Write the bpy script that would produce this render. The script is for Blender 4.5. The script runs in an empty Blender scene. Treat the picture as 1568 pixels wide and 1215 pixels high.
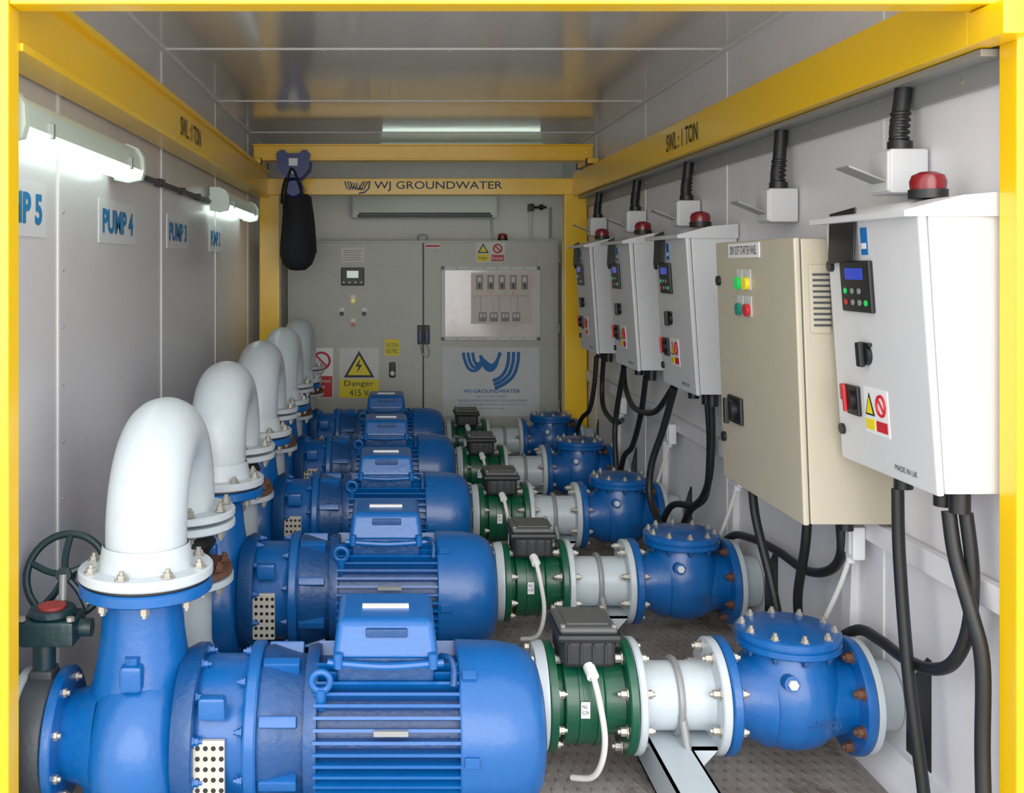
import bpy, bmesh, math, random
from mathutils import Vector, Matrix
random.seed(3)
scene=bpy.context.scene
scene.view_settings.view_transform='Standard'
scene.view_settings.gamma=1.10

# ------------------------------------------------------------ materials
def srgb(c):
    return tuple(((v/255)/12.92 if v/255<=0.04045 else ((v/255+0.055)/1.055)**2.4) for v in c)
MC={}
def mat(name,rgb,rough=0.5,metal=0.0,var=0.08,scale=6.0,bump=0.0,bscale=60,emit=None,estr=0,coat=0.0,dirt_or_refl=None,dirt_or_refl_amt=0.0,alpha=None,trans=0):
    if name in MC: return MC[name]
    m=bpy.data.materials.new(name); m.use_nodes=True
    nt=m.node_tree; N=nt.nodes; L=nt.links
    b=N['Principled BSDF']
    c=srgb(rgb)
    tc=N.new('ShaderNodeTexCoord'); no=N.new('ShaderNodeTexNoise')
    no.inputs['Scale'].default_value=scale; no.inputs['Detail'].default_value=5
    L.new(tc.outputs['Object'],no.inputs['Vector'])
    mx=N.new('ShaderNodeMix'); mx.data_type='RGBA'
    mx.inputs[6].default_value=(*[v*(1-var) for v in c],1)
    mx.inputs[7].default_value=(*[min(1,v*(1+var)) for v in c],1)
    L.new(no.outputs['Fac'],mx.inputs[0])
    out=mx.outputs[2]
    if dirt_or_refl:
        n2=N.new('ShaderNodeTexNoise'); n2.inputs['Scale'].default_value=scale*2.3; n2.inputs['Detail'].default_value=9; n2.inputs['Roughness'].default_value=.7
        L.new(tc.outputs['Object'],n2.inputs['Vector'])
        r=N.new('ShaderNodeMapRange'); r.inputs[1].default_value=.52; r.inputs[2].default_value=.75; r.inputs[3].default_value=0; r.inputs[4].default_value=dirt_or_refl_amt
        L.new(n2.outputs['Fac'],r.inputs[0])
        m2=N.new('ShaderNodeMix'); m2.data_type='RGBA'
        m2.inputs[7].default_value=(*srgb(dirt_or_refl),1)
        L.new(r.outputs[0],m2.inputs[0]); L.new(out,m2.inputs[6]); out=m2.outputs[2]
    L.new(out,b.inputs['Base Color'])
    b.inputs['Roughness'].default_value=rough; b.inputs['Metallic'].default_value=metal
    b.inputs['Coat Weight'].default_value=coat; b.inputs['Coat Roughness'].default_value=.15
    if trans: b.inputs['Transmission Weight'].default_value=trans
    if bump:
        n3=N.new('ShaderNodeTexNoise'); n3.inputs['Scale'].default_value=bscale; n3.inputs['Detail'].default_value=3
        L.new(tc.outputs['Object'],n3.inputs['Vector'])
        bp=N.new('ShaderNodeBump'); bp.inputs['Strength'].default_value=bump; bp.inputs['Distance'].default_value=.01
        L.new(n3.outputs['Fac'],bp.inputs['Height']); L.new(bp.outputs[0],b.inputs['Normal'])
    if emit:
        b.inputs['Emission Color'].default_value=(*srgb(emit),1); b.inputs['Emission Strength'].default_value=estr
    MC[name]=m; return m
BLUE=mat('pump_blue_paint',(0,84,158),.36,0,.16,4,.14,40,coat=.2,dirt_or_refl=(20,104,170),dirt_or_refl_amt=.3)
BLUED=mat('cast_blue_paint',(0,62,120),.42,0,.2,5,.28,50,coat=.12,dirt_or_refl=(46,82,112),dirt_or_refl_amt=.35)
WPIPE=mat('pipe_white_paint',(188,199,206),.38,0,.05,4,.05,20,coat=.15,dirt_or_refl=(158,156,148),dirt_or_refl_amt=.3)
GREEN=mat('meter_green_paint',(0,76,52),.38,0,.14,6,.1,30,coat=.2)
VGREEN=mat('valve_dark_green',(14,44,52),.4,0,.15,8,.15,50)
BOLT=mat('bolt_zinc',(176,172,162),.4,.6,.15,30)
RUST=mat('rusty_steel',(100,66,48),.75,.2,.3,25,.3,80)
BLACK=mat('black_plastic',(16,17,20),.45,0,.1,10)
RUBBER=mat('black_rubber',(16,18,21),.5,0,.1,10)
DGREY=mat('dark_grey_iron',(60,66,72),.5,.1,.15,10,.15,60)
GREY=mat('grey_steel',(150,152,152),.45,.3,.08,10)
PERF=mat('perforated_zinc',(196,192,182),.5,.2,.1,20)
YEL=mat('yellow_paint',(255,202,0),.33,0,.04,3,.05,10,coat=.3)
WALLL=mat('wall_left_paint',(208,206,210),.28,0,.04,1.2,.06,2.2,coat=.25,dirt_or_refl=(180,177,176),dirt_or_refl_amt=.3)
WALLR=mat('wall_right_paint',(228,227,231),.4,0,.03,1.5,.05,2.5,dirt_or_refl=(194,193,192),dirt_or_refl_amt=.35)
WALLB=mat('wall_back_paint',(220,221,216),.4,0,.03,2,.05,3)
CEIL=mat('ceiling_gloss_panel',(226,225,224),.12,.35,.04,1.5,.14,2.0)
SEAM=mat('seam_trim_white',(230,230,230),.4,0,.04,10)
CAB=mat('cabinet_grey',(178,180,173),.38,0,.04,3,.05,20,dirt_or_refl=(148,150,146),dirt_or_refl_amt=.35)
WBOX=mat('enclosure_white',(212,214,217),.35,0,.03,4,.04,20,dirt_or_refl=(190,190,188),dirt_or_refl_amt=.2)
BEIGE=mat('enclosure_beige',(188,181,160),.38,0,.04,4,.04,20,dirt_or_refl=(170,162,142),dirt_or_refl_amt=.2)
PANELG=mat('sticker_grey',(205,207,208),.4)
WHITE=mat('sticker_white',(236,238,240),.45,0,.02)
PAPER=mat('paper_white',(226,226,222),.6,0,.04)
SYEL=mat('sign_yellow',(236,216,0),.5,0,.03)
SRED=mat('sign_red',(196,8,30),.5,0,.03)
SBLK=mat('sign_black',(12,12,12),.5,0,.03)
TBLUE=mat('text_blue',(0,112,168),.5,0,.05)
LBLUE=mat('logo_blue',(0,100,172),.6,0,.03)
NAVY=mat('text_navy',(10,52,88),.5,0,.03)
TDARK=mat('text_dark',(50,44,30),.5,0,.05)
REDLENS=mat('beacon_red_lens',(120,2,16),.3,0,.05,coat=.3)
SCREEN=mat('lcd_blue_screen',(40,60,170),.2,0,.03,emit=(40,70,200),estr=.3)
SCREENG=mat('lcd_pale_screen',(190,215,200),.2,0,.03,emit=(200,225,210),estr=.3)
LGREEN=mat('pilot_green',(30,180,80),.3,0,.03,emit=(30,220,90),estr=.25)
LYEL=mat('pilot_yellow',(215,195,30),.3,0,.03,emit=(240,220,40),estr=.2)
LRED=mat('pilot_red',(190,36,40),.3,0,.03)
TUBE=mat('lamp_diffuser_lit',(235,245,238),.3,0,.02,emit=(224,246,234),estr=2.6)
DIFF=mat('lamp_diffuser_clear',(182,198,186),.25,0,.06,coat=.3,emit=(200,220,205),estr=.10)
HOIST=mat('hoist_blue',(8,40,112),.4,0,.1)
BAG=mat('bag_black_cloth',(16,18,24),.85,0,.25,14,.4,60)
ACW=mat('aircon_white',(212,218,210),.35,0,.03)
GLASS=mat('window_acrylic',(224,214,210),.1,0,.06,3,.05,3,coat=.6,dirt_or_refl=(214,150,140),dirt_or_refl_amt=.55)  # pink patches are reflections painted into the acrylic's colour
BLOCK=mat('breaker_grey',(118,116,114),.4,0,.05)
CABLEW=mat('white_cable',(226,226,222),.45,0,.03)

def floor_mat():
    m=bpy.data.materials.new('checker_plate_floor'); m.use_nodes=True
    nt=m.node_tree;N=nt.nodes;L=nt.links;b=N['Principled BSDF']
    tc=N.new('ShaderNodeTexCoord')
    def noise(sc,det=6):
        n=N.new('ShaderNodeTexNoise'); n.inputs['Scale'].default_value=sc; n.inputs['Detail'].default_value=det
        L.new(tc.outputs['Object'],n.inputs['Vector']); return n
    n=noise(3,8); cr=N.new('ShaderNodeValToRGB')
    e=cr.color_ramp.elements; e[0].position=.3; e[0].color=(*srgb((112,98,88)),1); e[1].position=.7; e[1].color=(*srgb((176,170,166)),1)
    L.new(n.outputs['Fac'],cr.inputs[0])
    n2=noise(4.3,10); n2.inputs['Roughness'].default_value=.65
    r2=N.new('ShaderNodeMapRange'); r2.inputs[1].default_value=.56; r2.inputs[2].default_value=.66; r2.inputs[3].default_value=0; r2.inputs[4].default_value=.7
    L.new(n2.outputs['Fac'],r2.inputs[0])
    mm=N.new('ShaderNodeMix'); mm.data_type='RGBA'; mm.inputs[7].default_value=(*srgb((84,62,44)),1)
    L.new(r2.outputs[0],mm.inputs[0]); L.new(cr.outputs[0],mm.inputs[6]); L.new(mm.outputs[2],b.inputs['Base Color'])
    b.inputs['Roughness'].default_value=.5; b.inputs['Metallic'].default_value=.1
    hs=[]
    for ang in (45,-45):
        mp=N.new('ShaderNodeMapping'); mp.inputs['Rotation'].default_value=(0,0,math.radians(ang)); mp.inputs['Scale'].default_value=(1,.35,1)
        L.new(tc.outputs['Object'],mp.inputs[0])
        v=N.new('ShaderNodeTexVoronoi'); v.inputs['Scale'].default_value=38; v.inputs['Randomness'].default_value=0
        L.new(mp.outputs[0],v.inputs['Vector']); hs.append(v)
    mn=N.new('ShaderNodeMath'); mn.operation='MINIMUM'
    L.new(hs[0].outputs['Distance'],mn.inputs[0]); L.new(hs[1].outputs['Distance'],mn.inputs[1])
    r=N.new('ShaderNodeMapRange'); r.inputs[1].default_value=.1; r.inputs[2].default_value=.3; r.inputs[3].default_value=1; r.inputs[4].default_value=0
    L.new(mn.outputs[0],r.inputs[0])
    bp=N.new('ShaderNodeBump'); bp.inputs['Strength'].default_value=.8; bp.inputs['Distance'].default_value=.004
    L.new(r.outputs[0],bp.inputs['Height']); L.new(bp.outputs[0],b.inputs['Normal'])
    return m
FLOOR=floor_mat()

# ------------------------------------------------------------ builder
class B:
    def __init__(s): s.bm=bmesh.new(); s.mats=[]; s.M=Matrix.Identity(4)
    def mi(s,m):
        if m not in s.mats: s.mats.append(m)
        return s.mats.index(m)
    def v(s,co): return s.bm.verts.new(s.M@Vector(co))
    def f(s,vs,m):
        try:
            f=s.bm.faces.new(vs); f.material_index=s.mi(m); f.smooth=True; return f
        except ValueError: return None
    def box(s,x0,x1,y0,y1,z0,z1,m,bev=0,R=None,seg=2):
        c=Vector(((x0+x1)/2,(y0+y1)/2,(z0+z1)/2)); vs=[]
        for x in (x0,x1):
            for y in (y0,y1):
                for z in (z0,z1):
                    p=Vector((x,y,z))
                    if R is not None: p=c+R@(p-c)
                    vs.append(s.v(p))
        fs=[s.f([vs[i] for i in q],m) for q in ((0,1,3,2),(4,6,7,5),(0,4,5,1),(2,3,7,6),(0,2,6,4),(1,5,7,3))]
        if bev:
            es=set()
            for f in fs: es.update(f.edges)
            bmesh.ops.bevel(s.bm,geom=list(es),offset=bev,segments=seg,profile=.5,affect='EDGES',clamp_overlap=True,material=s.mi(m))
    def prism(s,pts,n0,n1,m,ax=2):
        def mk(a,b,n):
            return (a,b,n) if ax==2 else ((a,n,b) if ax==1 else (n,a,b))
        A=[s.v(mk(a,b,n0)) for a,b in pts]; C=[s.v(mk(a,b,n1)) for a,b in pts]
        s.f(A[::-1],m); s.f(C,m); k=len(pts)
        for i in range(k): s.f([A[i],A[(i+1)%k],C[(i+1)%k],C[i]],m)
    def rev(s,o,d,prof,m,seg=32,sx=None):
        o=Vector(o); d=Vector(d).normalized()
        a=Vector((0,0,1)) if abs(d.z)<.9 else Vector((0,1,0))
        e1=d.cross(a).normalized(); e2=d.cross(e1).normalized()
        rings=[]
        for t,r in prof:
            if r<=1e-6: rings.append([s.v(o+d*t)])
            else: rings.append([s.v(o+d*t+(e1*math.cos(2*math.pi*i/seg)+e2*math.sin(2*math.pi*i/seg))*r) for i in range(seg)])
        for A,C in zip(rings,rings[1:]):
            for i in range(seg):
                j=(i+1)%seg
                if len(A)==1 and len(C)==1: continue
                if len(A)==1: s.f([A[0],C[i],C[j]],m)
                elif len(C)==1: s.f([A[i],C[0],A[j]],m)
                else: s.f([A[i],C[i],C[j],A[j]],m)
    def cyl(s,p0,p1,r,m,seg=24,r1=None,bv=0):
        p0=Vector(p0);p1=Vector(p1);L=(p1-p0).length
        if r1 is None: r1=r
        if bv: pr=[(0,0),(0,r-bv),(bv,r),(L-bv,r1),(L,r1-bv),(L,0)]
        else: pr=[(0,0),(0,r),(L,r1),(L,0)]
        s.rev(p0,p1-p0,pr,m,seg)
    def tube(s,pts,r,m,seg=12,smooth=True,closed=False,res=8):
        P=[Vector(p) for p in pts]
        rr=r if isinstance(r,(list,tuple)) else [r]*len(P)
        if smooth and len(P)>2:
            Q=[];RR=[];n=len(P)
            rng=range(n) if closed else range(n-1)
            for i in rng:
                if closed: p0,p1,p2,p3=P[i-1],P[i],P[(i+1)%n],P[(i+2)%n]
                else: p0=P[max(i-1,0)];p1=P[i];p2=P[i+1];p3=P[min(i+2,n-1)]
                for k in range(res):
                    t=k/res
                    Q.append(.5*((2*p1)+(-p0+p2)*t+(2*p0-5*p1+4*p2-p3)*t*t+(-p0+3*p1-3*p2+p3)*t**3))
                    RR.append(rr[i]*(1-t)+rr[(i+1)%n]*t)
            if not closed: Q.append(P[-1]);RR.append(rr[-1])
            P=Q;rr=RR
        n=len(P);T=[]
        for i in range(n):
            if closed: T.append((P[(i+1)%n]-P[i-1]).normalized())
            else: T.append((P[min(i+1,n-1)]-P[max(i-1,0)]).normalized())
        a=Vector((0,0,1)) if abs(T[0].z)<.9 else Vector((1,0,0))
        e=T[0].cross(a).normalized(); rings=[]
        for i in range(n):
            e=(e-T[i]*e.dot(T[i])).normalized(); g=T[i].cross(e)
            rings.append([s.v(P[i]+(e*math.cos(2*math.pi*k/seg)+g*math.sin(2*math.pi*k/seg))*rr[i]) for k in range(seg)])
        pr=list(zip(rings,rings[1:]))
        if closed: pr.append((rings[-1],rings[0]))
        for A,C in pr:
            for k in range(seg):
                j=(k+1)%seg; s.f([A[k],A[j],C[j],C[k]],m)
        if not closed: s.f(rings[0][::-1],m); s.f(rings[-1],m)
    def bolts(s,o,d,R,n,m=None,r=.011,h=.018,off=.0,both=None):
        o=Vector(o); d=Vector(d).normalized()
        a=Vector((0,0,1)) if abs(d.z)<.9 else Vector((0,1,0))
        e1=d.cross(a).normalized(); e2=d.cross(e1).normalized()
        for i in range(n):
            t=2*math.pi*(i+.5)/n+off
            c=o+(e1*math.cos(t)+e2*math.sin(t))*R
            s.rev(c,d,[(0,r*1.5),(.003,r*1.5),(.003,r),(h,r),(h,r*.55),(h+.008,r*.55),(h+.008,0)],m or BOLT,6)
            if both: s.rev(c-d*both,-d,[(0,r),(h*.8,r),(h*.8,0)],m or BOLT,6)
    def ribbon(s,pts,w,n0,n1,m):
        P=[Vector((p[0],p[1])) for p in pts]; n=len(P); Lf=[];Rt=[]
        for i in range(n):
            t=(P[min(i+1,n-1)]-P[max(i-1,0)]).normalized(); q=Vector((-t.y,t.x))*w/2
            Lf.append(P[i]+q); Rt.append(P[i]-q)
        for i in range(n-1):
            s.f([s.v((*Lf[i],n1)),s.v((*Rt[i],n1)),s.v((*Rt[i+1],n1)),s.v((*Lf[i+1],n1))],m)
    def text(s,body,u0,u1,v0,v1,n,m,bold=.0):
        cu=bpy.data.curves.new('t','FONT'); cu.body=body; cu.size=1; cu.offset=bold; cu.resolution_u=3
        ob=bpy.data.objects.new('t',cu); scene.collection.objects.link(ob)
        bpy.context.view_layer.update()
        me=bpy.data.meshes.new_from_object(ob)
        xs=[v.co.x for v in me.vertices]; ys=[v.co.y for v in me.vertices]
        ax,bx,ay,by=min(xs),max(xs),min(ys),max(ys)
        vs=[s.v((u0+(v.co.x-ax)/(bx-ax)*(u1-u0),v0+(v.co.y-ay)/(by-ay)*(v1-v0),n)) for v in me.vertices]
        for p in me.polygons: s.f([vs[i] for i in p.vertices],m)
        bpy.data.objects.remove(ob); bpy.data.curves.remove(cu); bpy.data.meshes.remove(me)
    def frame(s,o,face):
        o=Vector(o)
        U={'left_wall':((0,1,0),(0,0,1),(1,0,0)),'right_wall':((0,-1,0),(0,0,1),(-1,0,0)),'front':((1,0,0),(0,0,1),(0,-1,0))}[face]
        M=Matrix.Identity(4)
        for c in range(3):
            for r in range(3): M[r][c]=U[c][r]
        M[0][3],M[1][3],M[2][3]=o
        s.M=M
    def reset(s): s.M=Matrix.Identity(4)
    def finish(s,name,loc=(0,0,0),copies=(),norm=True,ang=38):
        if norm: bmesh.ops.recalc_face_normals(s.bm,faces=s.bm.faces[:])
        me=bpy.data.meshes.new(name); s.bm.to_mesh(me); s.bm.free()
        for m in s.mats: me.materials.append(m)
        me.set_sharp_from_angle(angle=math.radians(ang))
        r=[]
        for c in [loc]+list(copies):
            o2=bpy.data.objects.new(name,me); o2.location=c; scene.collection.objects.link(o2); r.append(o2)
            w=o2.modifiers.new('wn','WEIGHTED_NORMAL'); w.keep_sharp=True; w.weight=100
        return r

CAMZ=1.47
XL,XR=-.96,1.45
XW=XR-.006
Y0,YB=2.30,8.62
ZC=2.396
SE=[3.05,4.45,5.85,7.22]
PY=[2.61+1.09*i for i in range(5)]
# ------------------------------------------------------------ shell
b=B(); b.box(XL-.05,XR+.05,Y0,YB+.05,-.06,0,FLOOR); b.finish('floor')
b=B(); b.box(XL-.06,XR+.06,Y0,YB+.05,ZC,ZC+.06,CEIL)
for y in SE:
    b.box(XL,XR,y-.008,y+.008,ZC-.004,ZC,SEAM)
    for i in range(9): b.rev((XL+.15+i*.27,y+.02,ZC),(0,0,-1),[(0,.008),(.004,.006),(.005,0)],SEAM,8)
for x in (XL+.012,XR-.012): b.box(x-.012,x+.012,Y0,YB,ZC-.012,ZC,SEAM)
b.finish('ceiling')
b=B(); b.box(XL-.06,XL,Y0,YB+.05,0,ZC,WALLL)
for y in SE:
    b.box(XL,XL+.004,y-.007,y+.007,0,ZC,SEAM)
    for i in range(14): b.rev((XL,y+.05,.1+i*.17),(1,0,0),[(0,.006),(.003,.005),(.004,0)],GREY,8)
b.finish('wall_left')
b=B(); b.box(XR,XR+.06,Y0,YB+.05,0,ZC,WALLR)
for y in SE: b.box(XR-.004,XR,y-.007,y+.007,0,ZC,SEAM)
for y in PY:
    b.prism([(y+.17,.12),(y+.30,.12),(y+.30,.30),(y+.19,.42),(y+.17,.42)],XR-.003,XR,BLACK,ax=0)
b.finish('wall_right')
b=B()
for y in PY[:4]: b.prism([(XR,.11),(XR-.035,.11),(XR-.02,.62),(XR,.655)],y+.60,y+.66,WALLR,ax=1)
b.finish('trim_2')
b=B(); b.box(XL-.06,XR+.06,YB,YB+.06,0,ZC,WALLB)
b.finish('wall_back')
b=B(); b.box(XR-.035,XW,Y0+.11,7.45,.66,.725,WALLR,.006); b.finish('trim_1')
b=B(); b.prism([(XR,0),(XR-.05,0),(XR-.05,.05),(XR-.02,.11),(XR,.11)],Y0+.11,7.45,WALLR,ax=1); b.finish('baseboard_right')
b=B(); b.box(XL,XL+.02,Y0+.11,7.45,0,.08,WALLL); b.finish('baseboard_left')

# front yellow portal frame
b=B()
b.box(-1.05,-.843,2.33,2.40,0,2.25,YEL,.006)
b.box(1.405,1.62,2.33,2.40,0,2.25,YEL,.006)
b.box(-.843,1.405,2.33,2.40,2.055,2.25,YEL,.006)
b.finish('front_portal_frame')
# crane rails
b=B()
b.box(-.945,-.835,2.401,7.48,1.965,1.985,YEL,.003); b.box(-.945,-.835,2.401,7.48,2.13,2.15,YEL,.003)
b.box(-.905,-.855,2.401,7.48,1.985,2.13,YEL)
b.frame((-.855,0,0),'left_wall'); b.text('SWL : 1 TON',4.33,4.80,2.015,2.095,.003,TDARK,.015)
b.reset(); b.finish('crane_rail_beam')
b=B()
b.box(1.335,1.403,2.401,7.48,1.975,2.135,YEL,.008)
b.box(1.335,1.403,2.262,2.402,1.975,2.052,YEL,.004)
b.frame((1.335,0,0),'right_wall'); b.text('SWL : 1 TON',-4.98,-4.48,2.012,2.095,.003,TDARK,.015)
b.reset(); b.finish('crane_rail_beam')
b=B(); b.box(1.37,XW,2.41,7.48,1.955,1.972,GREY); b.box(1.43,XW,2.41,7.48,1.90,1.96,GREY,.003)
for i in range(11): b.cyl((1.436,2.6+i*.45,1.93),(1.426,2.6+i*.45,1.93),.010,BOLT,6)
b.finish('cable_tray_angle')
# rear frame
b=B()
b.box(-.915,-.768,7.50,7.62,0,2.10,YEL,.008)
b.box(1.276,1.44,7.50,7.62,0,2.10,YEL,.008)
b.box(-.915,1.44,7.485,7.62,1.983,2.102,YEL,.006)
b.frame((0,7.485,0),'front')
b.text('WJ GROUNDWATER',-.09,.83,2.008,2.080,.003,NAVY,.008)
for k in range(3):
    o=k*.018
    pts=[(-.30+o,2.080),(-.285+o,2.03+o*.3),(-.262+o,2.020),(-.245+o,2.07),(-.225+o,2.03),(-.20+o,2.018),(-.18+o,2.06),(-.165+o,2.080)]
    b.ribbon(pts,.009,0,.003,NAVY)
b.ribbon([(-.12,2.08),(-.128,2.03),(-.155,2.002),(-.20,1.993)],.011,0,.003,NAVY)
b.reset(); b.finish('rear_portal_frame')
# travelling crane beam
b=B()
b.box(-.91,1.41,7.14,7.22,2.197,2.303,YEL,.004)
b.box(-.91,1.41,7.10,7.26,2.293,2.303,YEL,.002); b.box(-.91,1.41,7.10,7.26,2.192,2.202,YEL,.002)
for x0,x1 in ((-.93,-.84),(1.34,1.41)):
    b.box(x0,x1,6.95,7.42,2.156,2.191,YEL,.004)
    for y in (7.0,7.36): b.cyl((x0-.005,y,2.174),(x1+.005,y,2.174),.022,HOIST,16)
b.finish('travelling_crane_beam')
# chain hoist trolley + bag
b=B()
x=-.63
for y in (7.06,7.285): b.prism([(x-.115,2.235),(x+.115,2.235),(x+.105,2.13),(x+.05,2.07),(x-.05,2.07),(x-.105,2.13)],y,y+.012,HOIST,ax=1)
for dx in (-.075,.075): b.cyl((x+dx,7.05,2.225),(x+dx,7.30,2.225),.033,HOIST,20)
b.cyl((x,7.05,2.11),(x,7.30,2.11),.016,GREY,12)
b.box(x-.03,x+.03,7.045,7.06,2.15,2.20,WHITE)
b.box(x-.05,x+.05,7.08,7.26,1.95,2.07,HOIST,.02)
b.cyl((x,7.07,2.0),(x,7.28,2.0),.062,HOIST,24,bv=.01)
b.tube([(x-.07,7.10,1.86),(x-.05,7.06,2.0),(x-.01,7.05,2.13),(x+.04,7.06,2.02),(x+.08,7.1,1.86)],.009,BAG,8)
b.tube([(x-.09,7.16,1.90),(x-.08,7.15,2.0),(x-.05,7.1,2.08),(x+.0,7.06,2.12)],.008,BAG,8)
prof=[(0,0),(0,.07),(.02,.095),(.08,.100),(.2,.108),(.34,.120),(.42,.122),(.48,.10),(.52,.055),(.525,0)]
b.rev((x+.02,7.17,1.965),(0,0,-1),prof,BAG,28)
for a in range(5):
    t=a*1.25
    b.tube([(x+.02+.08*math.cos(t),7.17+.08*math.sin(t),1.95),(x+.02+.104*math.cos(t+.1),7.17+.104*math.sin(t+.1),1.78),(x+.02+.122*math.cos(t+.25),7.17+.122*math.sin(t+.25),1.56)],.012,BAG,8)
b.finish('chain_hoist_with_bag')

# ------------------------------------------------------------ lights fixtures
def fixture(y0,y1):
    b=B()
    b.box(XL+.005,XL+.03,y0+.02,y1-.02,1.80,1.85,GREY)
    b.prism([(XL+.025,1.775),(XL+.07,1.765),(XL+.11,1.775),(XL+.118,1.80),(XL+.025,1.80)],y0+.03,y1-.03,TUBE,ax=1)
    b.prism([(XL+.025,1.80),(XL+.118,1.80),(XL+.116,1.84),(XL+.10,1.87),(XL+.07,1.885),(XL+.025,1.885)],y0+.03,y1-.03,DIFF,ax=1)
    for y in (y0,y1-.03):
        b.prism([(XL+.02,1.768),(XL+.07,1.758),(XL+.115,1.768),(XL+.124,1.80),(XL+.122,1.845),(XL+.105,1.876),(XL+.07,1.892),(XL+.02,1.892)],y,y+.03,DIFF,ax=1)
    for y in (y0+.2,y1-.2): b.box(XL+.09,XL+.125,y,y+.02,1.79,1.83,GREY,.003)
    b.finish('fluorescent_wall_light')
fixture(2.42,3.63); fixture(5.55,6.85)
b=B()
b.box(-.05,1.15,7.66,7.76,ZC-.07,ZC-.013,DIFF,.01); b.box(-.03,1.13,7.67,7.75,ZC-.09,ZC-.07,TUBE,.006)
for x in (.1,1.0): b.box(x-.02,x+.02,7.69,7.73,ZC-.014,ZC,GREY)
b.finish('fluorescent_ceiling_light')
b=B()
b.tube([(XL+.02,3.65,1.815),(XL+.02,5.54,1.815)],.011,DGREY,10,False)
for yy in (3.9,4.3,4.35,4.8,5.2): b.box(XL+.005,XL+.034,yy,yy+.025,1.80,1.832,BLACK,.003)
b.cyl((XL+.025,3.64,1.815),(XL+.025,3.72,1.815),.02,BLACK,14)
b.finish('electrical_conduit')

# labels on left wall
def label(n,y0,y1):
    b=B(); b.frame((XL,0,0),'left_wall')
    b.box(y0-.04,y1+.04,1.55,1.70,0,.003,mat('label_backing',(210,212,216),.35))
    b.text('PUMP %d'%n,y0,y1,1.583,1.668,.0045,TBLUE,.04)
    b.reset(); b.finish('pump_label_sign')
label(5,2.50,2.90); label(4,3.52,3.94); label(3,4.60,5.0); label(2,5.69,6.0)

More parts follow.
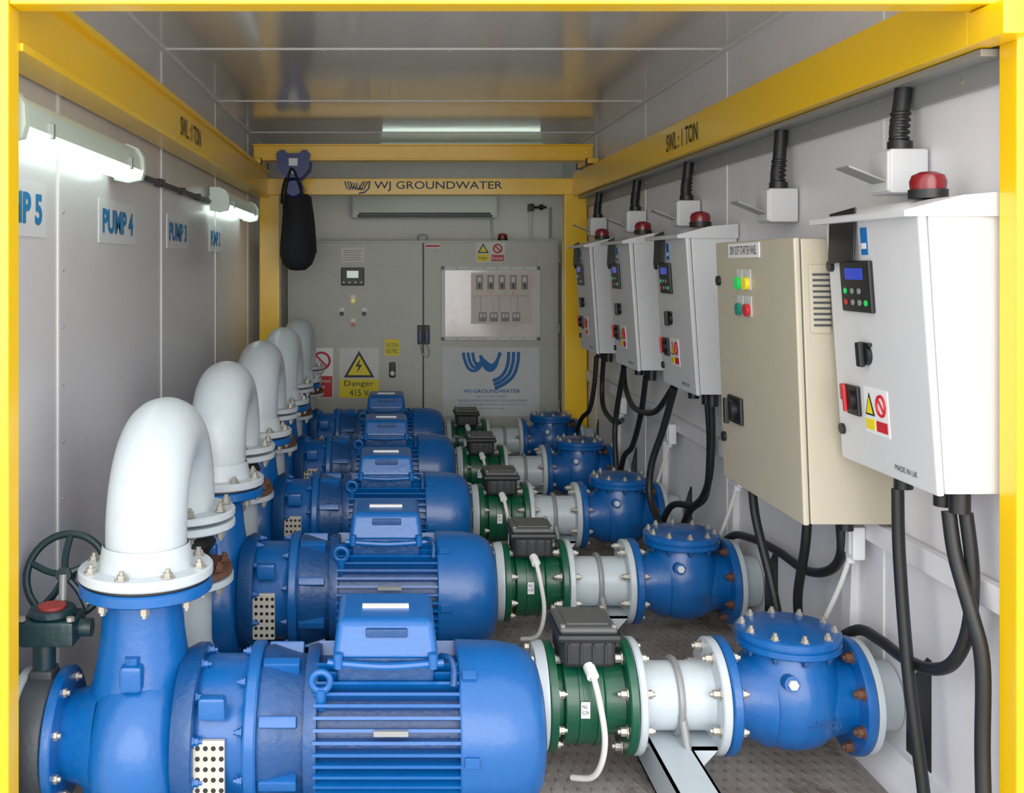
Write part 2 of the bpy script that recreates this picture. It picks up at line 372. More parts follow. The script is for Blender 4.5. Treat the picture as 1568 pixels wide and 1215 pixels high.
# ------------------------------------------------------------ pumps
AZ=.325
def pump():
    b=B(); cx=-.600
    b.rev((cx-.008,0,0),(0,0,1),[(.09,0),(.09,.10),(.13,.138),(.21,.150),(.31,.146),(.40,.132),(.48,.115),(.56,.103),(.62,.098),(.655,.098)],BLUE,44)
    b.rev((cx,0,0),(0,0,1),[(.64,0),(.64,.098),(.655,.100),(.66,.12),(.662,.158),(.666,.163),(.688,.163),(.692,.158),(.692,0)],BLUE,44)
    n=[]
    for k in range(13):
        a=math.pi*k/12; n.append((-.12*math.cos(a),.08+.145*math.sin(a)**.7 if 0<k<12 else .08))
    b.rev((cx,.02,.28),(1,0,0),[(-.12,0)]+n+[(.12,0)],BLUE,48)
    b.box(cx-.035,cx+.02,-.138,-.08,.455,.52,BLUE,.012)
    b.cyl((cx-.008,-.11,.52),(cx-.008,-.11,.535),.018,BLUE,8)
    b.rev((cx-.10,0,.30),(-1,0,0),[(0,.15),(.05,.115),(.087,.105),(.092,.16),(.096,.164),(.113,.164),(.117,.16),(.117,0)],BLUE,40)
    b.rev((-.475,0,AZ-.01),(1,0,0),[(-.03,0),(-.03,.19),(0,.205),(.02,.205),(.024,.20),(.024,.15),(.03,0)],BLUED,44)
    b.bolts((-.451,0,AZ-.01),(1,0,0),.185,12,BLUE,.010,.014)
    b.rev((-.46,0,AZ),(1,0,0),[(0,.16),(.02,.168),(.105,.168),(.12,.175),(.125,.185)],BLUE,44)
    b.box(-.44,-.375,-.185,-.15,AZ+.085,AZ+.14,BLUE,.01)
    b.rev((-.335,0,AZ),(1,0,0),[(0,0),(0,.196),(.005,.20),(.025,.20),(.03,.196),(.03,.16)],BLUE,44)
    b.bolts((-.337,0,AZ),(-1,0,0),.183,10,BLUE,.010,.012)
    b.rev((-.305,0,AZ),(1,0,0),[(0,.185),(.02,.19),(.05,.18),(.09,.168),(.115,.166)],BLUED,44)
    for a in (20,65,110,155,200,245,290,335):
        R=Matrix.Rotation(math.radians(a),3,'X'); c=R@Vector((0,0,.178))
        b.box(-.30,-.21,c.y-.014,c.y+.014,AZ+c.z-.018,AZ+c.z+.018,BLUE,.005,R=R)
    b.box(-.452,-.377,-.180,-.165,AZ-.115,AZ+.04,PERF,.003)
    for i in range(4):
        for j in range(6):
            b.cyl((-.442+i*.0185+.002,-.1812,AZ-.10+j*.0245),(-.442+i*.0185+.002,-.178,AZ-.10+j*.0245),.0058,BLACK,10)
    b.rev((-.195,0,AZ),(1,0,0),[(0,0),(0,.188),(.02,.192),(.03,.19),(.032,.162),(.375,.162),(.38,.16),(.38,0)],BLUED,48)
    nf=46
    for i in range(nf):
        a=2*math.pi*i/nf
        if abs(math.sin(a/2))*2<.35: continue
        R=Matrix.Rotation(a,3,'X'); c=R@Vector((0,0,.176))
        b.box(-.172,.178,c.y-.0036,c.y+.0036,AZ+c.z-.021,AZ+c.z+.021,BLUE,0,R=R)
    b.box(-.165,.17,-.205,-.17,AZ-.155,AZ-.12,BLUE,.006)
    b.box(-.03,.05,-.199,-.19,AZ+.058,AZ+.070,GREY)
    b.rev((.172,0,AZ),(1,0,0),[(0,.160),(0,.198),(.004,.201),(.10,.199),(.155,.190),(.185,.172),(.203,.145),(.212,.11),(.214,.07),(.214,0)],BLUE,48)
    for a in (35,145,90):
        R=Matrix.Rotation(math.radians(a),3,'X'); c=R@Vector((0,0,.204))
        b.box(.18,.215,c.y-.012,c.y+.012,AZ+c.z-.006,AZ+c.z+.006,BLUE,.002,R=R)
    ring=[(-.155+.022*math.cos(t*math.pi/6),-.145,AZ+.165+.022*math.sin(t*math.pi/6)) for t in range(12)]
    b.tube(ring,.008,BLUE,10,True,True,3); b.cyl((-.155,-.14,AZ+.10),(-.155,-.145,AZ+.148),.013,BLUE,14)
    b.box(-.12,.115,-.115,.10,AZ+.145,AZ+.215,BLUED,.012)
    A=[b.v((x,y,z)) for x,y,z in ((-.13,-.125,AZ+.205),(.125,-.125,AZ+.205),(.125,.11,AZ+.205),(-.13,.11,AZ+.205))]
    C=[b.v((x,y,z)) for x,y,z in ((-.118,-.090,AZ+.292),(.113,-.090,AZ+.292),(.113,.09,AZ+.305),(-.118,.09,AZ+.305))]
    fs=[b.f(A,BLUE),b.f(C,BLUE)]+[b.f([A[i],A[(i+1)%4],C[(i+1)%4],C[i]],BLUE) for i in range(4)]
    es=set()
    for f in fs: es.update(f.edges)
    bmesh.ops.bevel(b.bm,geom=list(es),offset=.018,segments=3,profile=.5,affect='EDGES',clamp_overlap=True,material=b.mi(BLUE))
    b.box(-.06,.055,-.02,.0,AZ+.296,AZ+.3025,WHITE)
    b.box(-.05,.05,-.110,-.095,AZ+.255,AZ+.275,BLUED,.003)
    b.tube([(-.14,-.12,AZ+.20),(0,-.133,AZ+.195),(.135,-.12,AZ+.20)],.009,BLUE,8)
    for xx in (-.115,.11):
        for yy in (-.108,.092): b.cyl((xx,yy-.02*(yy<0),AZ+.19),(xx,yy-.02*(yy<0),AZ+.225),.012,BLUE,10)
    b.tube([(.13,-.08,AZ+.20),(.150,-.10,AZ+.203),(.16,-.12,AZ+.185),(.158,-.14,AZ+.15)],.008,BLUED,8)
    for xx in (-.16,.10):
        for yy in (-.19,.13): b.box(xx,xx+.07,yy,yy+.06,.09,.22,BLUED,.006)
    b.box(-.68,-.52,-.12,.12,.085,.12,BLUED,.004)
    b.box(-.70,.36,-.21,-.13,0,.09,DGREY,.005); b.box(-.70,.36,.13,.21,0,.09,DGREY,.005)
    for xx in (-.68,-.3,.28): b.box(xx,xx+.07,-.13,.13,.01,.08,DGREY,.003)
    return b
pump().finish('centrifugal_pump',(0,PY[0],0),[(0,y,0) for y in PY[1:]])

def bend():
    b=B(); cx=-.600; yl=.42; R=.21; zc=.80
    b.rev((cx,0,.694),(0,0,1),[(0,0),(0,.158),(.006,.158),(.006,.0)],RUBBER,40)
    b.rev((cx,0,.700),(0,0,1),[(0,0),(0,.161),(.004,.165),(.022,.165),(.026,.161),(.027,.118),(.05,.112),(.075,.108),(.08,.105)],WPIPE,40)
    b.bolts((cx,0,.727),(0,0,1),.140,8,BOLT,.012,.012,off=.2)
    b.bolts((cx,0,.664),(0,0,-1),.140,8,BOLT,.012,.020,off=.2)
    pts=[(cx,0,.72),(cx,0,.76)]
    for k in range(25):
        a=math.pi*k/24; pts.append((cx,R-R*math.cos(a),zc+R*math.sin(a)+.005*math.sin(a)))
    pts+= [(cx,yl,.76)]
    b.tube(pts,[.103,.101]+[.100]*25+[.098],WPIPE,40,False)
    for z in (.770,.738): b.rev((cx,yl,z),(0,0,-1),[(0,0),(0,.155),(.004,.160),(.018,.160),(.022,.155),(.022,0)],WPIPE,40)
    b.bolts((cx,yl,.772),(0,0,1),.137,8,BOLT,.012,.016)
    b.bolts((cx,yl,.714),(0,0,-1),.137,8,BOLT,.012,.016)
    b.rev((cx,yl,.72),(0,0,-1),[(0,.10),(.02,.085),(.05,.105),(.08,.085),(.12,.10)],RUBBER,36)
    b.rev((cx,yl,.60),(0,0,-1),[(0,0),(0,.150),(.016,.152),(.018,0)],RUST,40)
    b.rev((cx,yl,.578),(0,0,-1),[(0,0),(0,.155),(.018,.155),(.02,.0)],WPIPE,40)
    b.bolts((cx,yl,.602),(0,0,1),.132,8,RUST,.012,.016)
    b.bolts((cx,yl,.556),(0,0,-1),.132,8,BOLT,.012,.016)
    z0=.235
    pts=[(cx,yl,.56),(cx,yl,.42)]+[(cx+.16-.16*math.cos(math.pi/2*k/8),yl-.02*k/8,z0+.16-.16*math.sin(math.pi/2*k/8)) for k in range(9)]+[(.418,.40,z0)]
    b.tube(pts,.092,WPIPE,32,False)
    for xx in (-.25,.2): b.box(xx-.03,xx+.03,.36,.44,0,.16,DGREY,.004)
    return b
bend().finish('discharge_return_bend',(0,PY[0],0),[(0,y,0) for y in PY[1:]])

def meter():
    b=B(); yl=.40; z=.235
    b.rev((.42,yl,z),(1,0,0),[(0,0),(0,.145),(.02,.150),(.03,.150),(.032,.10)],WPIPE,40)
    b.rev((.452,yl,z),(1,0,0),[(0,0),(0,.150),(.004,.152),(.022,.152),(.024,.11),(.04,.108),(.045,.128),(.05,.130),(.15,.130),(.155,.125),(.16,.108),(.19,.104),(.214,.108),(.216,.156),(.22,.160),(.238,.160),(.242,.156),(.242,0)],GREEN,44)
    for k in (.532,.582): b.rev((k,yl,z),(1,0,0),[(0,.129),(.002,.134),(.012,.134),(.014,.129)],GREEN,44)
    b.bolts((.476,yl,z),(1,0,0),.130,8,BOLT,.011,.016,both=.06)
    b.bolts((.666,yl,z),(-1,0,0),.135,8,BOLT,.012,.020)
    b.cyl((.55,yl,z+.12),(.55,yl,z+.165),.03,GREEN,16)
    HB=mat('transmitter_housing',(30,32,35),.55,0,.1,20); HL=mat('transmitter_lid',(78,80,80),.5,0,.1,20)
    b.box(.485,.635,yl-.12,yl+.06,z+.120,z+.200,HB,.016,seg=3)
    b.box(.470,.648,yl-.135,yl+.07,z+.195,z+.218,HB,.010)
    b.box(.478,.640,yl-.127,yl+.062,z+.216,z+.236,HL,.012,seg=3)
    b.box(.500,.618,yl-.100,yl+.035,z+.234,z+.240,HL,.003)
    for xx in (.488,.630):
        for yy in (yl-.115,yl+.05): b.cyl((xx,yy,z+.234),(xx,yy,z+.241),.007,BOLT,8)
    for i in range(4): b.box(.50+i*.034,.508+i*.034,yl-.126,yl-.118,z+.135,z+.19,HB,.002)
    b.cyl((.56,yl-.115,z+.125),(.565,yl-.15,z+.11),.017,WHITE,12)
    b.tube([(.565,yl-.145,z+.115),(.575,yl-.185,z+.06),(.590,yl-.185,z-.04),(.585,yl-.165,z-.12),(.565,yl-.13,z-.175),(.52,yl-.08,z-.20)],.0085,CABLEW,10)
    b.frame((0,yl-.1345,0),'front')
    b.box(.535,.56,z-.01,z+.035,0,.002,WHITE)
    b.text('MAG\nFLOW',.538,.557,z+.0,z+.028,.003,SBLK)
    b.reset()
    return b
meter().finish('flow_meter',(0,PY[0],0),[(0,y,0) for y in PY[1:]])

def spool():
    b=B(); yl=.40; z=.235
    b.rev((.696,yl,z),(1,0,0),[(0,0),(0,.156),(.004,.160),(.018,.160),(.022,.156),(.024,.10),(.04,.094),(.21,.094),(.225,.10),(.227,.156),(.231,.160),(.248,.160),(.252,.156),(.252,0)],WPIPE,44)
    b.bolts((.718,yl,z),(1,0,0),.133,8,BOLT,.012,.016)
    b.bolts((.923,yl,z),(-1,0,0),.133,8,BOLT,.012,.022)
    ring=[(.825,yl+.100*math.cos(t*math.pi/8),z+.100*math.sin(t*math.pi/8)) for t in range(16)]
    b.tube(ring,.010,GREY,8,True,True,2)
    b.cyl((.825,yl-.09,z-.02),(.84,yl-.11,.10),.012,GREY,10)
    for x0,x1,z0,z1 in ((.74,.747,.02,.13),(.843,.85,.02,.13),(.74,.85,.123,.13),(.74,.85,.02,.027)):
        b.box(x0,x1,yl-.36,yl+.16,z0,z1,WPIPE)
    for yy in (yl-.30,yl+.08): b.box(.76,.83,yy,yy+.06,0,.022,WPIPE)
    b.prism([(.85,.128),(.93,.128),(.85,.04)],yl-.10,yl-.092,WPIPE,ax=1)
    b.box(.85,.93,yl-.10,yl+.04,.120,.128,WPIPE)
    return b
spool().finish('pipe_spool_support',(0,PY[0],0),[(0,y,0) for y in PY[1:]])

def chk():
    b=B(); yl=.40; z=.235; cx=1.155
    b.rev((.95,yl,z),(1,0,0),[(0,0),(0,.158),(.004,.162),(.024,.162),(.028,.158),(.03,.105),(.07,.11),(.13,.14)],BLUE,44)
    b.rev((1.345,yl,z),(-1,0,0),[(0,0),(0,.158),(.004,.162),(.024,.162),(.028,.158),(.03,.105),(.07,.11),(.12,.13)],BLUE,44)
    b.rev((cx,yl,0),(0,0,1),[(.095,0),(.097,.03),(.103,.065),(.125,.105),(.165,.137),(.215,.150),(.26,.150),(.30,.143),(.335,.128),(.36,.118),(.378,.116),(.381,.142),(.385,.146),(.400,.146),(.403,.140),(.406,.140),(.409,.146),(.424,.146),(.430,.138),(.434,.07),(.440,.06),(.442,0)],BLUE,48)
    b.bolts((cx,yl,.428),(0,0,1),.125,10,BOLT,.010,.012)
    b.bolts((cx,yl,.380),(0,0,-1),.128,10,BLUED,.010,.010)
    b.bolts((.978,yl,z),(1,0,0),.137,8,BOLT,.012,.014)
    b.bolts((1.317,yl,z),(-1,0,0),.137,8,RUST,.013,.020)
    b.cyl((1.11,yl-.12,z+.085),(1.11,yl-.155,z+.09),.022,BLUE,14)
    b.cyl((1.11,yl-.155,z+.09),(1.11,yl-.165,z+.092),.014,PANELG,6)
    b.frame((0,yl-.1495,0),'front'); b.text('DN200',cx+.0,cx+.09,z-.035,z-.012,.0,BLUED,.01); b.reset()
    b.rev((1.347,yl,z),(1,0,0),[(0,0),(0,.158),(.018,.158),(.02,.10),(.098,.095),(.098,0)],WPIPE,40)
    return b
chk().finish('swing_check_valve',(0,PY[0],0),[(0,y,0) for y in PY[1:]])

def gate():
    b=B(); z=.30
    b.rev((-.822,0,z),(-1,0,0),[(0,0),(0,.15),(.01,.155),(.055,.155),(.065,.15),(.065,0)],DGREY,40)
    b.rev((-.888,0,z),(-1,0,0),[(0,0),(0,.160),(.02,.160),(.022,.10),(.062,.10),(.062,0)],WPIPE,40)
    b.bolts((-.797,0,z),(1,0,0),.135,8,BOLT,.011,.014)
    b.cyl((-.855,0,z+.12),(-.855,0,z+.235),.028,VGREEN,16)
    b.box(-.885,-.825,-.035,.035,z+.12,z+.17,DGREY,.01)
    b.box(-.905,-.765,-.06,.06,.535,.60,VGREEN,.012)
    b.cyl((-.835,0,.60),(-.835,0,.618),.058,VGREEN,24,bv=.004); b.cyl((-.835,0,.618),(-.835,0,.624),.034,mat('valve_cap_red',(160,50,46),.5),20)
    b.cyl((-.765,0,.568),(-.735,0,.568),.022,VGREEN,14)
    for i,(xx,yy) in enumerate(((-.895,-.05),(-.775,-.05))): b.cyl((xx,yy,.60),(xx,yy,.61),.010,BOLT,6)
    c=Vector((-.832,.11,.665)); R=Matrix.Rotation(math.radians(-18),3,'X')
    def q(r,t,o=0): return c+R@Vector((r*math.cos(t),o,r*math.sin(t)))
    b.tube([q(.105,t*math.pi/10) for t in range(20)],.010,VGREEN,10,True,True,2)
    for k in range(5):
        t=math.pi/2+k*2*math.pi/5
        b.tube([q(.0,t,-.02),q(.05,t+.12,-.008),q(.103,t)],.009,VGREEN,8)
    b.cyl(q(0,0,-.035),q(0,0,.015),.02,VGREEN,14)
    b.cyl(q(0,0,-.03),(-.825,.05,.585),.011,GREY,10)
    b.box(-.91,-.85,-.05,.05,0,.15,DGREY,.004)
    return b
gate().finish('butterfly_valve_handwheel',(0,PY[0],0),[(0,y,0) for y in PY[1:]])

# ------------------------------------------------------------ back cabinet
FY=8.18
b=B()
b.box(-.78,1.35,FY+.02,FY+.42,.14,1.675,CAB,.006)
b.box(-.76,1.33,FY+.04,FY+.40,0,.14,BLACK)
b.box(-.775,.282,FY,FY+.02,.16,1.655,CAB,.004); b.box(.292,1.345,FY,FY+.02,.16,1.655,CAB,.004)
b.box(.282,.292,FY+.012,FY+.02,.16,1.655,BLACK)
b.frame((0,FY,0),'front')
def R_(u0,u1,v0,v1,m,h=.003,bev=0): b.box(u0,u1,v0,v1,0,h,m,bev)
R_(-.355,-.175,1.50,1.615,PAPER)
for i in range(5): b.box(-.34,-.19-.02*(i%2),1.52+i*.018,1.525+i*.018,.003,.004,BLOCK)
R_(-.355,-.175,1.32,1.46,BLACK,.03,.008); b.box(-.31,-.22,1.38,1.435,.03,.033,SCREENG)
for i in range(4): b.cyl((-.335+i*.046,1.345,.03),(-.335+i*.046,1.345,.036),.009,GREY,10)
for u,v,m in ((-.262,1.20,LYEL),(-.35,1.10,BLACK),(-.175,1.10,BLACK),(-.262,1.015,LRED)):
    R_(u-.018,u+.018,v-.005,v+.045,WHITE); b.cyl((u,v,0),(u,v,.03),.017,m,14)
R_(-.015,.10,.77,.90,SYEL); b.text('CAUTION\nELECTRIC',-.005,.09,.79,.87,.005,SBLK)
R_(.02,.07,.60,.72,BLACK,.025,.01); b.cyl((.045,.635,.025),(.045,.635,.035),.018,PANELG,14)
R_(-.37,-.06,.44,.83,SYEL); b.box(-.37,-.06,.585,.83,.003,.005,PANELG)
b.prism([(-.335,.60),(-.095,.60),(-.215,.81)],.005,.008,SBLK)
b.prism([(-.305,.618),(-.125,.618),(-.215,.775)],.008,.010,SYEL)
b.prism([(-.205,.75),(-.245,.685),(-.218,.688),(-.235,.635),(-.19,.70),(-.215,.70)],.010,.012,SBLK)
b.text('Danger',-.33,-.10,.520,.575,.006,SBLK); b.text('415 V',-.29,-.14,.455,.505,.006,SBLK)
R_(-.60,-.42,.44,.83,WHITE); R_(-.595,-.425,.445,.61,SRED,.005)
ring=[(-.51+.065*math.cos(t*math.pi/10),.73+.065*math.sin(t*math.pi/10),.006) for t in range(20)]
b.tube(ring,.009,SRED,6,True,True,1); b.tube([(-.555,.775,.006),(-.465,.685,.006)],.007,SRED,6,False)
b.text('Authorised\npersons\nonly',-.585,-.44,.46,.59,.007,WHITE)
for u in (.262,.315):
    R_(u-.022,u+.022,.86,1.01,BLACK,.02,.006); b.box(u-.012,u+.012,.88,.97,.02,.035,HOIST,.004)
b.tube([(.27,.85,.01),(.28,.79,.03),(.32,.76,.03),(.33,.82,.03),(.30,.87,.01)],.006,GREY,6)
b.box(.30,.42,1.61,1.65,0,.004,PAPER); b.box(.305,.415,1.622,1.638,.004,.005,SRED)
R_(.70,.925,1.50,1.655,PANELG)
R_(.708,.80,1.51,1.565,SYEL,.005); R_(.82,.918,1.51,1.56,SRED,.005)
b.prism([(.712,1.575),(.80,1.575),(.756,1.65)],.003,.006,SBLK); b.prism([(.727,1.583),(.785,1.583),(.756,1.634)],.006,.008,SYEL)
ring=[(.869+.032*math.cos(t*math.pi/8),1.61+.032*math.sin(t*math.pi/8),.006) for t in range(16)]
b.tube(ring,.006,SRED,6,True,True,1); b.tube([(.845,1.635,.006),(.892,1.587,.006)],.005,SRED,6,False)
b.text('Danger',.715,.79,1.52,1.55,.007,SBLK); b.text('Do not touch',.825,.91,1.52,1.55,.007,WHITE)
# window
WU0,WU1,WV0,WV1=.426,1.20,.89,1.47
b.box(WU0,WU1,WV0,WV1,0,.006,PANELG)
b.box(WU0+.03,WU1-.03,WV0+.03,WV1-.03,.006,.009,GLASS)
for (a,c,d,e) in ((WU0,WU1,WV0,WV0+.03),(WU0,WU1,WV1-.03,WV1),(WU0,WU0+.03,WV0,WV1),(WU1-.03,WU1,WV0,WV1)): b.box(a,c,d,e,.006,.02,PANELG,.004)
for u in [WU0+.015+i*.106 for i in range(8)]:
    for v in (WV0+.015,WV1-.015): b.cyl((u,v,.02),(u,v,.025),.007,GREY,8)
b.box(.66,1.13,1.02,1.42,.009,.012,mat('breaker_plate',(200,190,184),.35))
BEI=mat('breaker_beige',(212,200,180),.4); COP=mat('busbar_copper',(176,148,136),.4,.2)
for i in range(5):
    u=.70+i*.088
    b.box(u-.008,u+.058,1.275,1.405,.012,.015,BEI,.002)
    b.box(u,u+.05,1.29,1.40,.015,.022,BLOCK,.003); b.box(u+.01,u+.04,1.345,1.388,.022,.028,PANELG,.003); b.box(u+.02,u+.03,1.30,1.335,.022,.032,SBLK,.002)
    b.cyl((u+.025,1.262,.012),(u+.025,1.262,.018),.006,LRED if i%2 else LGREEN,8)
b.box(.68,1.11,1.235,1.248,.012,.016,COP)
for i in range(9): b.box(.685+i*.048,.689+i*.048,1.12,1.235,.012,.014,(COP,BLOCK,BEI)[i%3])
for i in range(4):
    u=.72+i*.088; b.box(u,u+.06,1.04,1.11,.012,.018,BLOCK,.003); b.box(u+.008,u+.026,1.07,1.10,.018,.022,PANELG,.002); b.box(u+.034,u+.052,1.07,1.10,.018,.022,PANELG,.002)
# poster
b.box(.44,1.195,.295,.835,0,.004,mat('poster_grey',(204,210,214),.55))
def cat(P,res=6):
    P=[Vector(p) for p in P]; Q=[]; n=len(P)
    for i in range(n-1):
        p0=P[max(i-1,0)];p1=P[i];p2=P[i+1];p3=P[min(i+2,n-1)]
        for k in range(res):
            t=k/res; Q.append(.5*((2*p1)+(-p0+p2)*t+(2*p0-5*p1+4*p2-p3)*t*t+(-p0+3*p1-3*p2+p3)*t**3))
    Q.append(P[-1]); return [(q.x,q.y) for q in Q]
for k in range(3):
    d=k*.036
    b.ribbon(cat([(.60+d,.795),(.612+d,.735),(.640+d*.85,.672+d*.45),(.685+d*.4,.652+d*.75),(.725+d*.1,.675+d*.55),(.745,.715+d*.35)]),.024,0,.0062+.0004*k,LBLUE)
    b.ribbon(cat([(.735,.775-d*.25),(.748+d*.6,.72-d*.15),(.775+d*.5,.672+d*.35),(.815+d*.2,.655+d*.6),(.850,.685+d*.4),(.870,.74+d*.1),(.885+d*.1,.795)]),.024,0,.0072+.0004*k,LBLUE)
for k in range(3):
    o=k*.038
    b.ribbon(cat([(.955+o,.80),(.95+o,.72),(.925+o*.9,.645-o*.35),(.88+o*.6,.595-o*.55),(.83+o*.2,.575-o*.8)]),.026,.0,.0080+.0004*k,LBLUE)
b.text('WJ-GROUNDWATER',.60,1.045,.470,.508,.006,LBLUE,.015)
b.text('Experts in Groundwater',.70,.94,.442,.460,.006,LBLUE)
b.text('PRESSURE CONTROL WELLPOINT SYSTEMS DEWATERING',.56,1.10,.41,.428,.006,LBLUE)
b.text('www pumps groundwater recharge cutoff',.56,1.08,.38,.397,.006,LBLUE)
b.text('Leading the way',.72,.92,.35,.365,.006,LBLUE)
b.reset()
for z in (.35,.95,1.5):
    b.cyl((-.782,FY+.004,z),(-.782,FY+.004,z+.07),.008,GREY,10); b.cyl((1.352,FY+.004,z),(1.352,FY+.004,z+.07),.008,GREY,10)
b.tube([(.25,FY+.08,1.675),(.25,FY+.08,1.71),(.285,FY+.08,1.72),(.32,FY+.08,1.71),(.32,FY+.08,1.675)],.007,GREY,8)
def beacon(b,x,y,z,s=1):
    b.cyl((x,y,z),(x,y,z+.022*s),.046*s,BLACK,20)
    b.rev((x,y,z+.022*s),(0,0,1),[(0,.041*s),(.02*s,.043*s),(.036*s,.037*s),(.044*s,.02*s),(.046*s,0)],REDLENS,24)
beacon(b,.93,FY+.2,1.675,.9)
b.finish('electrical_control_cabinet')
# AC
b=B()
b.prism([(8.36,1.86),(8.60,1.86),(8.60,2.05),(8.40,2.05),(8.37,2.02),(8.35,1.93)],-.26,.87,ACW,ax=0)
b.box(-.22,.83,8.34,8.36,1.885,1.90,BLACK); b.box(-.235,.845,8.335,8.36,1.862,1.882,DGREY,.003)
b.box(-.20,.81,8.345,8.352,1.868,1.876,ACW)
b.box(-.275,-.26,8.37,8.615,1.86,2.05,ACW,.004); b.box(.87,.885,8.37,8.615,1.86,2.05,ACW,.004)
b.tube([(.86,8.55,1.87),(.865,8.58,1.80),(.87,8.58,1.69)],.01,ACW,8)
b.finish('air_conditioner')
b=B()
b.tube([(1.18,8.55,1.70),(1.18,8.55,1.86),(1.19,8.55,1.95),(1.30,8.54,1.97)],.012,ACW,8)
b.box(1.16,1.20,8.5,8.615,1.92,1.98,BLACK,.004); b.cyl((1.2,8.5,1.95),(1.3,8.5,1.95),.01,BLACK,8); b.cyl((1.24,8.48,1.95),(1.27,8.48,1.95),.022,BLACK,12)
b.tube([(1.33,8.5,1.70),(1.33,8.5,1.95)],.01,GREY,8)
b.finish('cable_bracket')

# ------------------------------------------------------------ enclosures along the right wall
def shear(b,z0,k):
    for v in b.bm.verts: v.co.x+=k*(v.co.z-z0)*max(0,min(1.2,(XW-v.co.x)/(XR-1.25)))
def enclosure():
    b=B(); xd=1.255; H0,H1=.94,1.59
    b.box(xd+.022,XW,0,.50,H0,H1,WBOX,.006)
    b.box(xd,xd+.020,-.004,.504,H0-.004,H1,WBOX,.006)
    b.prism([(xd-.03,H1-.004),(XW,H1-.004),(XW,H1+.055),(xd+.09,H1+.045),(xd-.03,H1+.010)],-.012,.53,WBOX,ax=1)
    b.frame((xd,0,0),'right_wall')
    Q=lambda y0,y1,z0,z1,h0,h1,m,bev=0: b.box(-y1,-y0,z0,z1,h0,h1,m,bev)
    Q(.235,.405,1.350,1.485,0,.012,BLACK,.004)
    Q(.27,.37,1.435,1.465,.012,.0135,SCREEN)
    for i,(yy,zz,m) in enumerate(((.375,1.375,LRED),(.375,1.405,LGREEN),(.335,1.375,GREY),(.335,1.405,GREY),(.295,1.375,GREY),(.295,1.405,GREY),(.26,1.375,LGREEN))):
        b.cyl((-yy,zz,.012),(-yy,zz,.0145),.008,m,10)
    b.cyl((-.30,1.24,0),(-.30,1.24,.012),.028,BLACK,20); b.box(-.312,-.288,1.208,1.272,.012,.028,BLACK,.004); b.box(-.33,-.27,1.262,1.272,0,.010,BLACK,.002)
    Q(.355,.425,1.07,1.15,0,.012,BLACK,.004); b.cyl((-.39,1.11,.012),(-.39,1.11,.026),.026,BLACK,16); b.box(-.396,-.384,1.08,1.15,.026,.036,LRED,.003)
    Q(.425,.445,1.105,1.15,.0,.02,LRED,.004)
    Q(.205,.335,1.035,1.155,0,.002,WHITE)
    b.prism([(-.328,1.082),(-.278,1.082),(-.303,1.14)],.002,.004,SBLK)
    b.prism([(-.320,1.087),(-.286,1.087),(-.303,1.128)],.004,.005,SYEL)
    ring=[(-.24+.023*math.cos(t*math.pi/6),1.113+.026*math.sin(t*math.pi/6),.003) for t in range(12)]
    b.tube(ring,.004,SRED,6,True,True,1); b.tube([(-.256,1.13,.003),(-.224,1.095,.003)],.003,SRED,6,False)
    Q(.28,.328,1.045,1.072,.002,.004,SYEL); Q(.212,.27,1.045,1.072,.002,.004,SRED)
    for zz in (1.02,1.47): b.cyl((-.478,zz,0),(-.478,zz,.010),.015,BLACK,14)
    Q(.255,.29,1.50,1.57,0,.002,LBLUE)
    Q(.26,.285,1.515,1.53,.002,.003,WHITE)
    b.text('MADE IN UK',-.19,-.08,.962,.976,.002,SBLK)
    R=Matrix.Rotation(math.radians(-7),3,'X')@Matrix.Rotation(math.radians(4),3,'Z')
    b.box(-.455,-.30,1.480,1.62,.008,.013,BLACK,.002,R=R)
    b.reset()
    shear(b,1.2,-.075)
    beacon(b,1.342,.17,1.638)
    for yy in (.06,.13,.33): b.cyl((1.36,yy,.94),(1.36,yy,.885),.024,BLACK,12)
    return b
EY=[2.42,4.30,5.30,6.34]
enclosure().finish('pump_starter_enclosure',(0,EY[0],0),[(0,y,0) for y in EY[1:]])
# beige
b=B(); xd=1.165; y0=2.965; y1=3.66; H0,H1=.735,1.55
b.box(xd+.022,XW,y0,y1,H0,H1,BEIGE,.006); b.box(xd,xd+.019,y0-.003,y1+.003,H0-.002,H1+.002,BEIGE,.006)
b.box(xd+.019,xd+.023,y0+.008,y1-.008,H0+.008,H1-.008,BLACK)
b.frame((xd,0,0),'right_wall')
b.box(-3.52,-3.23,1.498,1.545,0,.003,WHITE); b.text('200V SOFT STARTER PANEL',-3.50,-3.25,1.508,1.536,.004,SBLK)
for yy,zz,m in ((3.42,1.415,LGREEN),(3.345,1.415,LYEL),(3.42,1.33,mat('pilot_teal',(20,130,110),.3)),(3.345,1.33,LRED)):
    b.box(-yy-.028,-yy+.028,zz-.02,zz+.045,0,.002,PANELG); b.cyl((-yy,zz,.002),(-yy,zz,.016),.02,m,16)
b.box(-3.56,-3.43,.945,1.035,0,.012,BLACK,.004); b.cyl((-3.495,.99,.012),(-3.495,.99,.03),.034,BLACK,18); b.box(-3.505,-3.485,.945,1.030,.03,.045,BLACK,.003)
for zz in (.88,1.42): b.cyl((-3.63,zz,0),(-3.63,zz,.010),.017,BLACK,14)
b.reset()
b.box(1.205,1.262,y0-.006,y0,1.28,1.475,BEIGE,.003)
for i in range(10): b.box(1.214,1.262,y0-.010,y0-.004,1.30+i*.016,1.306+i*.016,DGREY)
shear(b,1.2,-.03)
for yy in (3.05,3.3,3.6): b.cyl((1.34,yy,.736),(1.34,yy,.70),.022,BLACK,12)
b.finish('soft_starter_enclosure')
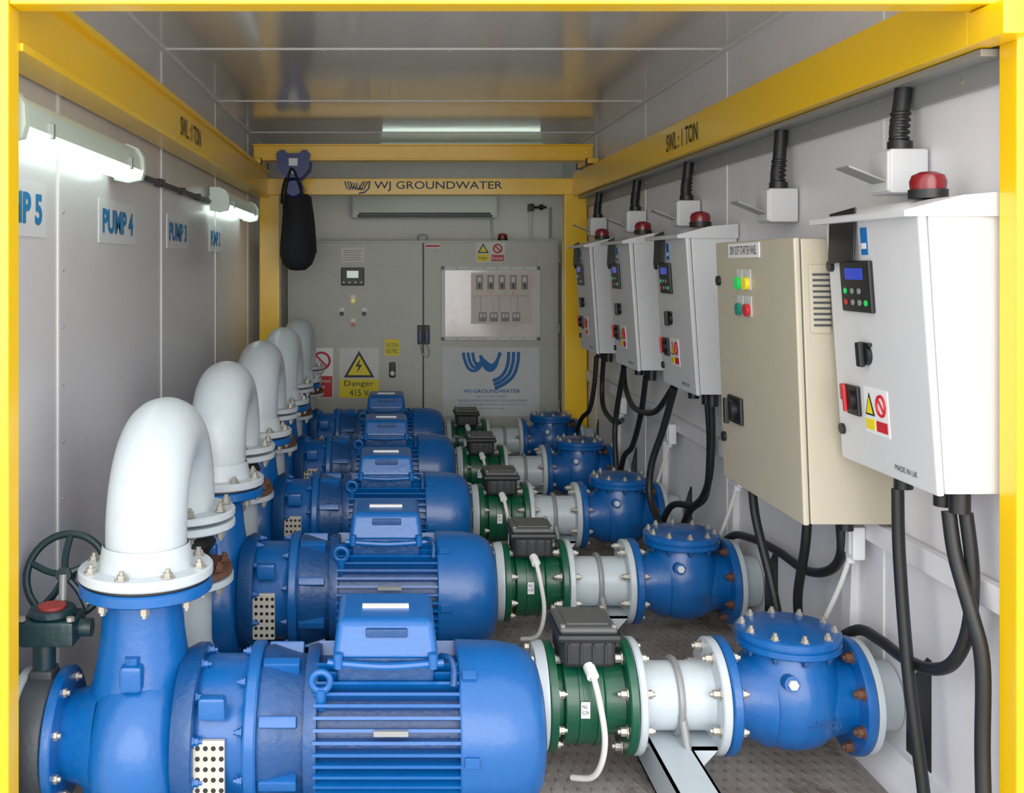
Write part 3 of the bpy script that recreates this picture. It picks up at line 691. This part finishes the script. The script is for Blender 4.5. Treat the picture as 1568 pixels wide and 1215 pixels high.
# isolators + conduit
def iso(y,z,name='conduit_junction_box'):
    b=B()
    b.box(XR-.11,XW,y-.06,y+.06,z-.06,z+.06,WBOX,.008)
    b.box(XR-.116,XR-.10,y-.055,y+.055,z-.055,z+.055,PANELG,.006)
    pts=[(XR-.055,y,z+.055),(XR-.060,y,z+.11),(XR-.052,y,z+.17),(XR-.045,y,1.953)]
    b.tube(pts,.023,BLACK,14)
    for i in range(6): 
        t=i/6; zz=z+.07+t*.10
        b.rev((XR-.058+.006*t,y,zz),(0,0,1),[(0,.023),(.003,.0265),(.009,.0265),(.012,.023)],BLACK,14)
    b.cyl((XR-.055,y,z+.055),(XR-.055,y,z+.085),.032,BLACK,12)
    R=Matrix.Rotation(math.radians(22),3,'Y')
    b.box(XR-.22,XR-.11,y-.05,y+.03,z-.01,z-.005,GREY,0,R=R)
    b.finish(name)
for y,z in ((2.84,1.725),(3.72,1.685),(4.86,1.715),(5.86,1.72),(6.9,1.73)): iso(y,z)
# cables
def cable(pts,r=.015,m=RUBBER,name='power_cable'):
    b=B(); b.tube(pts,r,m,12,True,False,8); b.finish(name)
cable([(1.345,2.75,.884),(1.345,2.74,.70),(1.35,2.70,.40),(1.37,2.66,.10),(1.35,2.64,.016)],.016)
cable([(1.345,2.50,.884),(1.35,2.48,.78),(1.365,2.44,.66),(1.38,2.42,.55),(1.38,2.42,.35),(1.37,2.40,.12),(1.35,2.42,.017)],.017)
cable([(1.375,2.48,.884),(1.385,2.47,.74),(1.385,2.49,.60),(1.38,2.55,.50),(1.38,2.66,.445),(1.385,2.80,.42),(1.39,2.95,.415),(1.395,3.10,.39),(1.38,3.25,.28),(1.34,3.36,.10),(1.30,3.40,.016)],.016)
cable([(1.26,3.60,.70),(1.26,3.56,.60),(1.28,3.48,.42),(1.30,3.44,.25),(1.32,3.42,.02)])
cable([(1.33,3.30,.70),(1.33,3.32,.58),(1.33,3.38,.40),(1.35,3.4,.25),(1.37,3.4,.02)])
cable([(1.36,3.13,.70),(1.37,3.15,.60),(1.38,3.26,.52),(1.385,3.45,.465),(1.385,3.70,.46),(1.38,3.95,.44),(1.38,4.2,.38),(1.34,4.4,.2),(1.30,4.45,.016)])
cable([(1.36,4.38,.90),(1.37,4.40,.75),(1.37,4.45,.55),(1.36,4.6,.42),(1.30,4.8,.36),(1.26,4.95,.1),(1.25,5.0,.016)])
cable([(1.37,4.46,.90),(1.38,4.46,.70),(1.38,4.52,.48),(1.36,4.7,.36),(1.34,4.9,.12),(1.34,5.0,.016)])
cable([(1.30,4.72,.92),(1.27,4.80,.72),(1.23,4.85,.55),(1.22,4.84,.40),(1.24,4.72,.30),(1.29,4.6,.24),(1.36,4.5,.12),(1.38,4.5,.016)],.016)
cable([(1.32,4.80,.92),(1.31,5.1,.76),(1.33,5.6,.71),(1.35,5.9,.78),(1.36,6.0,.9)])
cable([(1.34,5.40,.90),(1.34,5.5,.70),(1.33,5.65,.50),(1.30,5.75,.40),(1.30,5.9,.1),(1.30,5.95,.016)])
cable([(1.30,5.72,.92),(1.29,5.80,.75),(1.28,5.85,.58),(1.27,5.8,.43),(1.27,5.7,.1),(1.27,5.7,.016)])
cable([(1.34,6.45,.90),(1.34,6.5,.72),(1.33,6.4,.60),(1.33,6.1,.56),(1.33,5.9,.6)])
cable([(1.33,6.62,.90),(1.32,6.65,.70),(1.30,6.7,.55),(1.26,6.8,.46),(1.22,6.95,.2),(1.22,7.0,.016)])
# sockets
for y in (3.14,4.15,5.15,6.2):
    b=B(); b.box(XR-.075,XR-.036,y-.06,y+.06,.60,.70,WHITE,.008); b.box(XR-.081,XR-.071,y-.045,y+.045,.615,.685,PANELG,.004)
    b.tube([(XR-.055,y,.605),(XR-.075,y+.03,.50),(XR-.10,y+.10,.36),(XR-.14,y+.16,.24),(XR-.2,y+.2,.02)],.0075,CABLEW,8)
    b.cyl((XR-.055,y,.61),(XR-.055,y,.58),.014,WHITE,12)
    b.finish('junction_socket')
# ground outside the container
b=B(); b.box(-8,8,-8,Y0-.02,-.12,-.05,mat('outside_concrete',(202,196,186),.8,0,.08,2,.2,30)); b.finish('ground')

# ------------------------------------------------------------ light
w=bpy.data.worlds.new('World'); scene.world=w; w.use_nodes=True
bg=w.node_tree.nodes['Background']; bg.inputs[0].default_value=(.96,.975,1,1); bg.inputs[1].default_value=2.15
sd=bpy.data.lights.new('daylight_sun','SUN'); sd.energy=2.8; sd.angle=math.radians(60); sd.color=(1,.98,.95)
so=bpy.data.objects.new('daylight_sun',sd); scene.collection.objects.link(so)
so.rotation_euler=Vector((.02,1,-.14)).to_track_quat('-Z','Y').to_euler()

# ------------------------------------------------------------ camera
cd=bpy.data.cameras.new('camera'); cd.sensor_width=36; cd.lens=36*1600/1568
cd.shift_x=192/1568; cd.shift_y=-199.5/1568; cd.clip_start=.05
co=bpy.data.objects.new('camera',cd); co.location=(0,0,CAMZ); co.rotation_euler=(math.pi/2,0,0)
scene.collection.objects.link(co); scene.camera=co
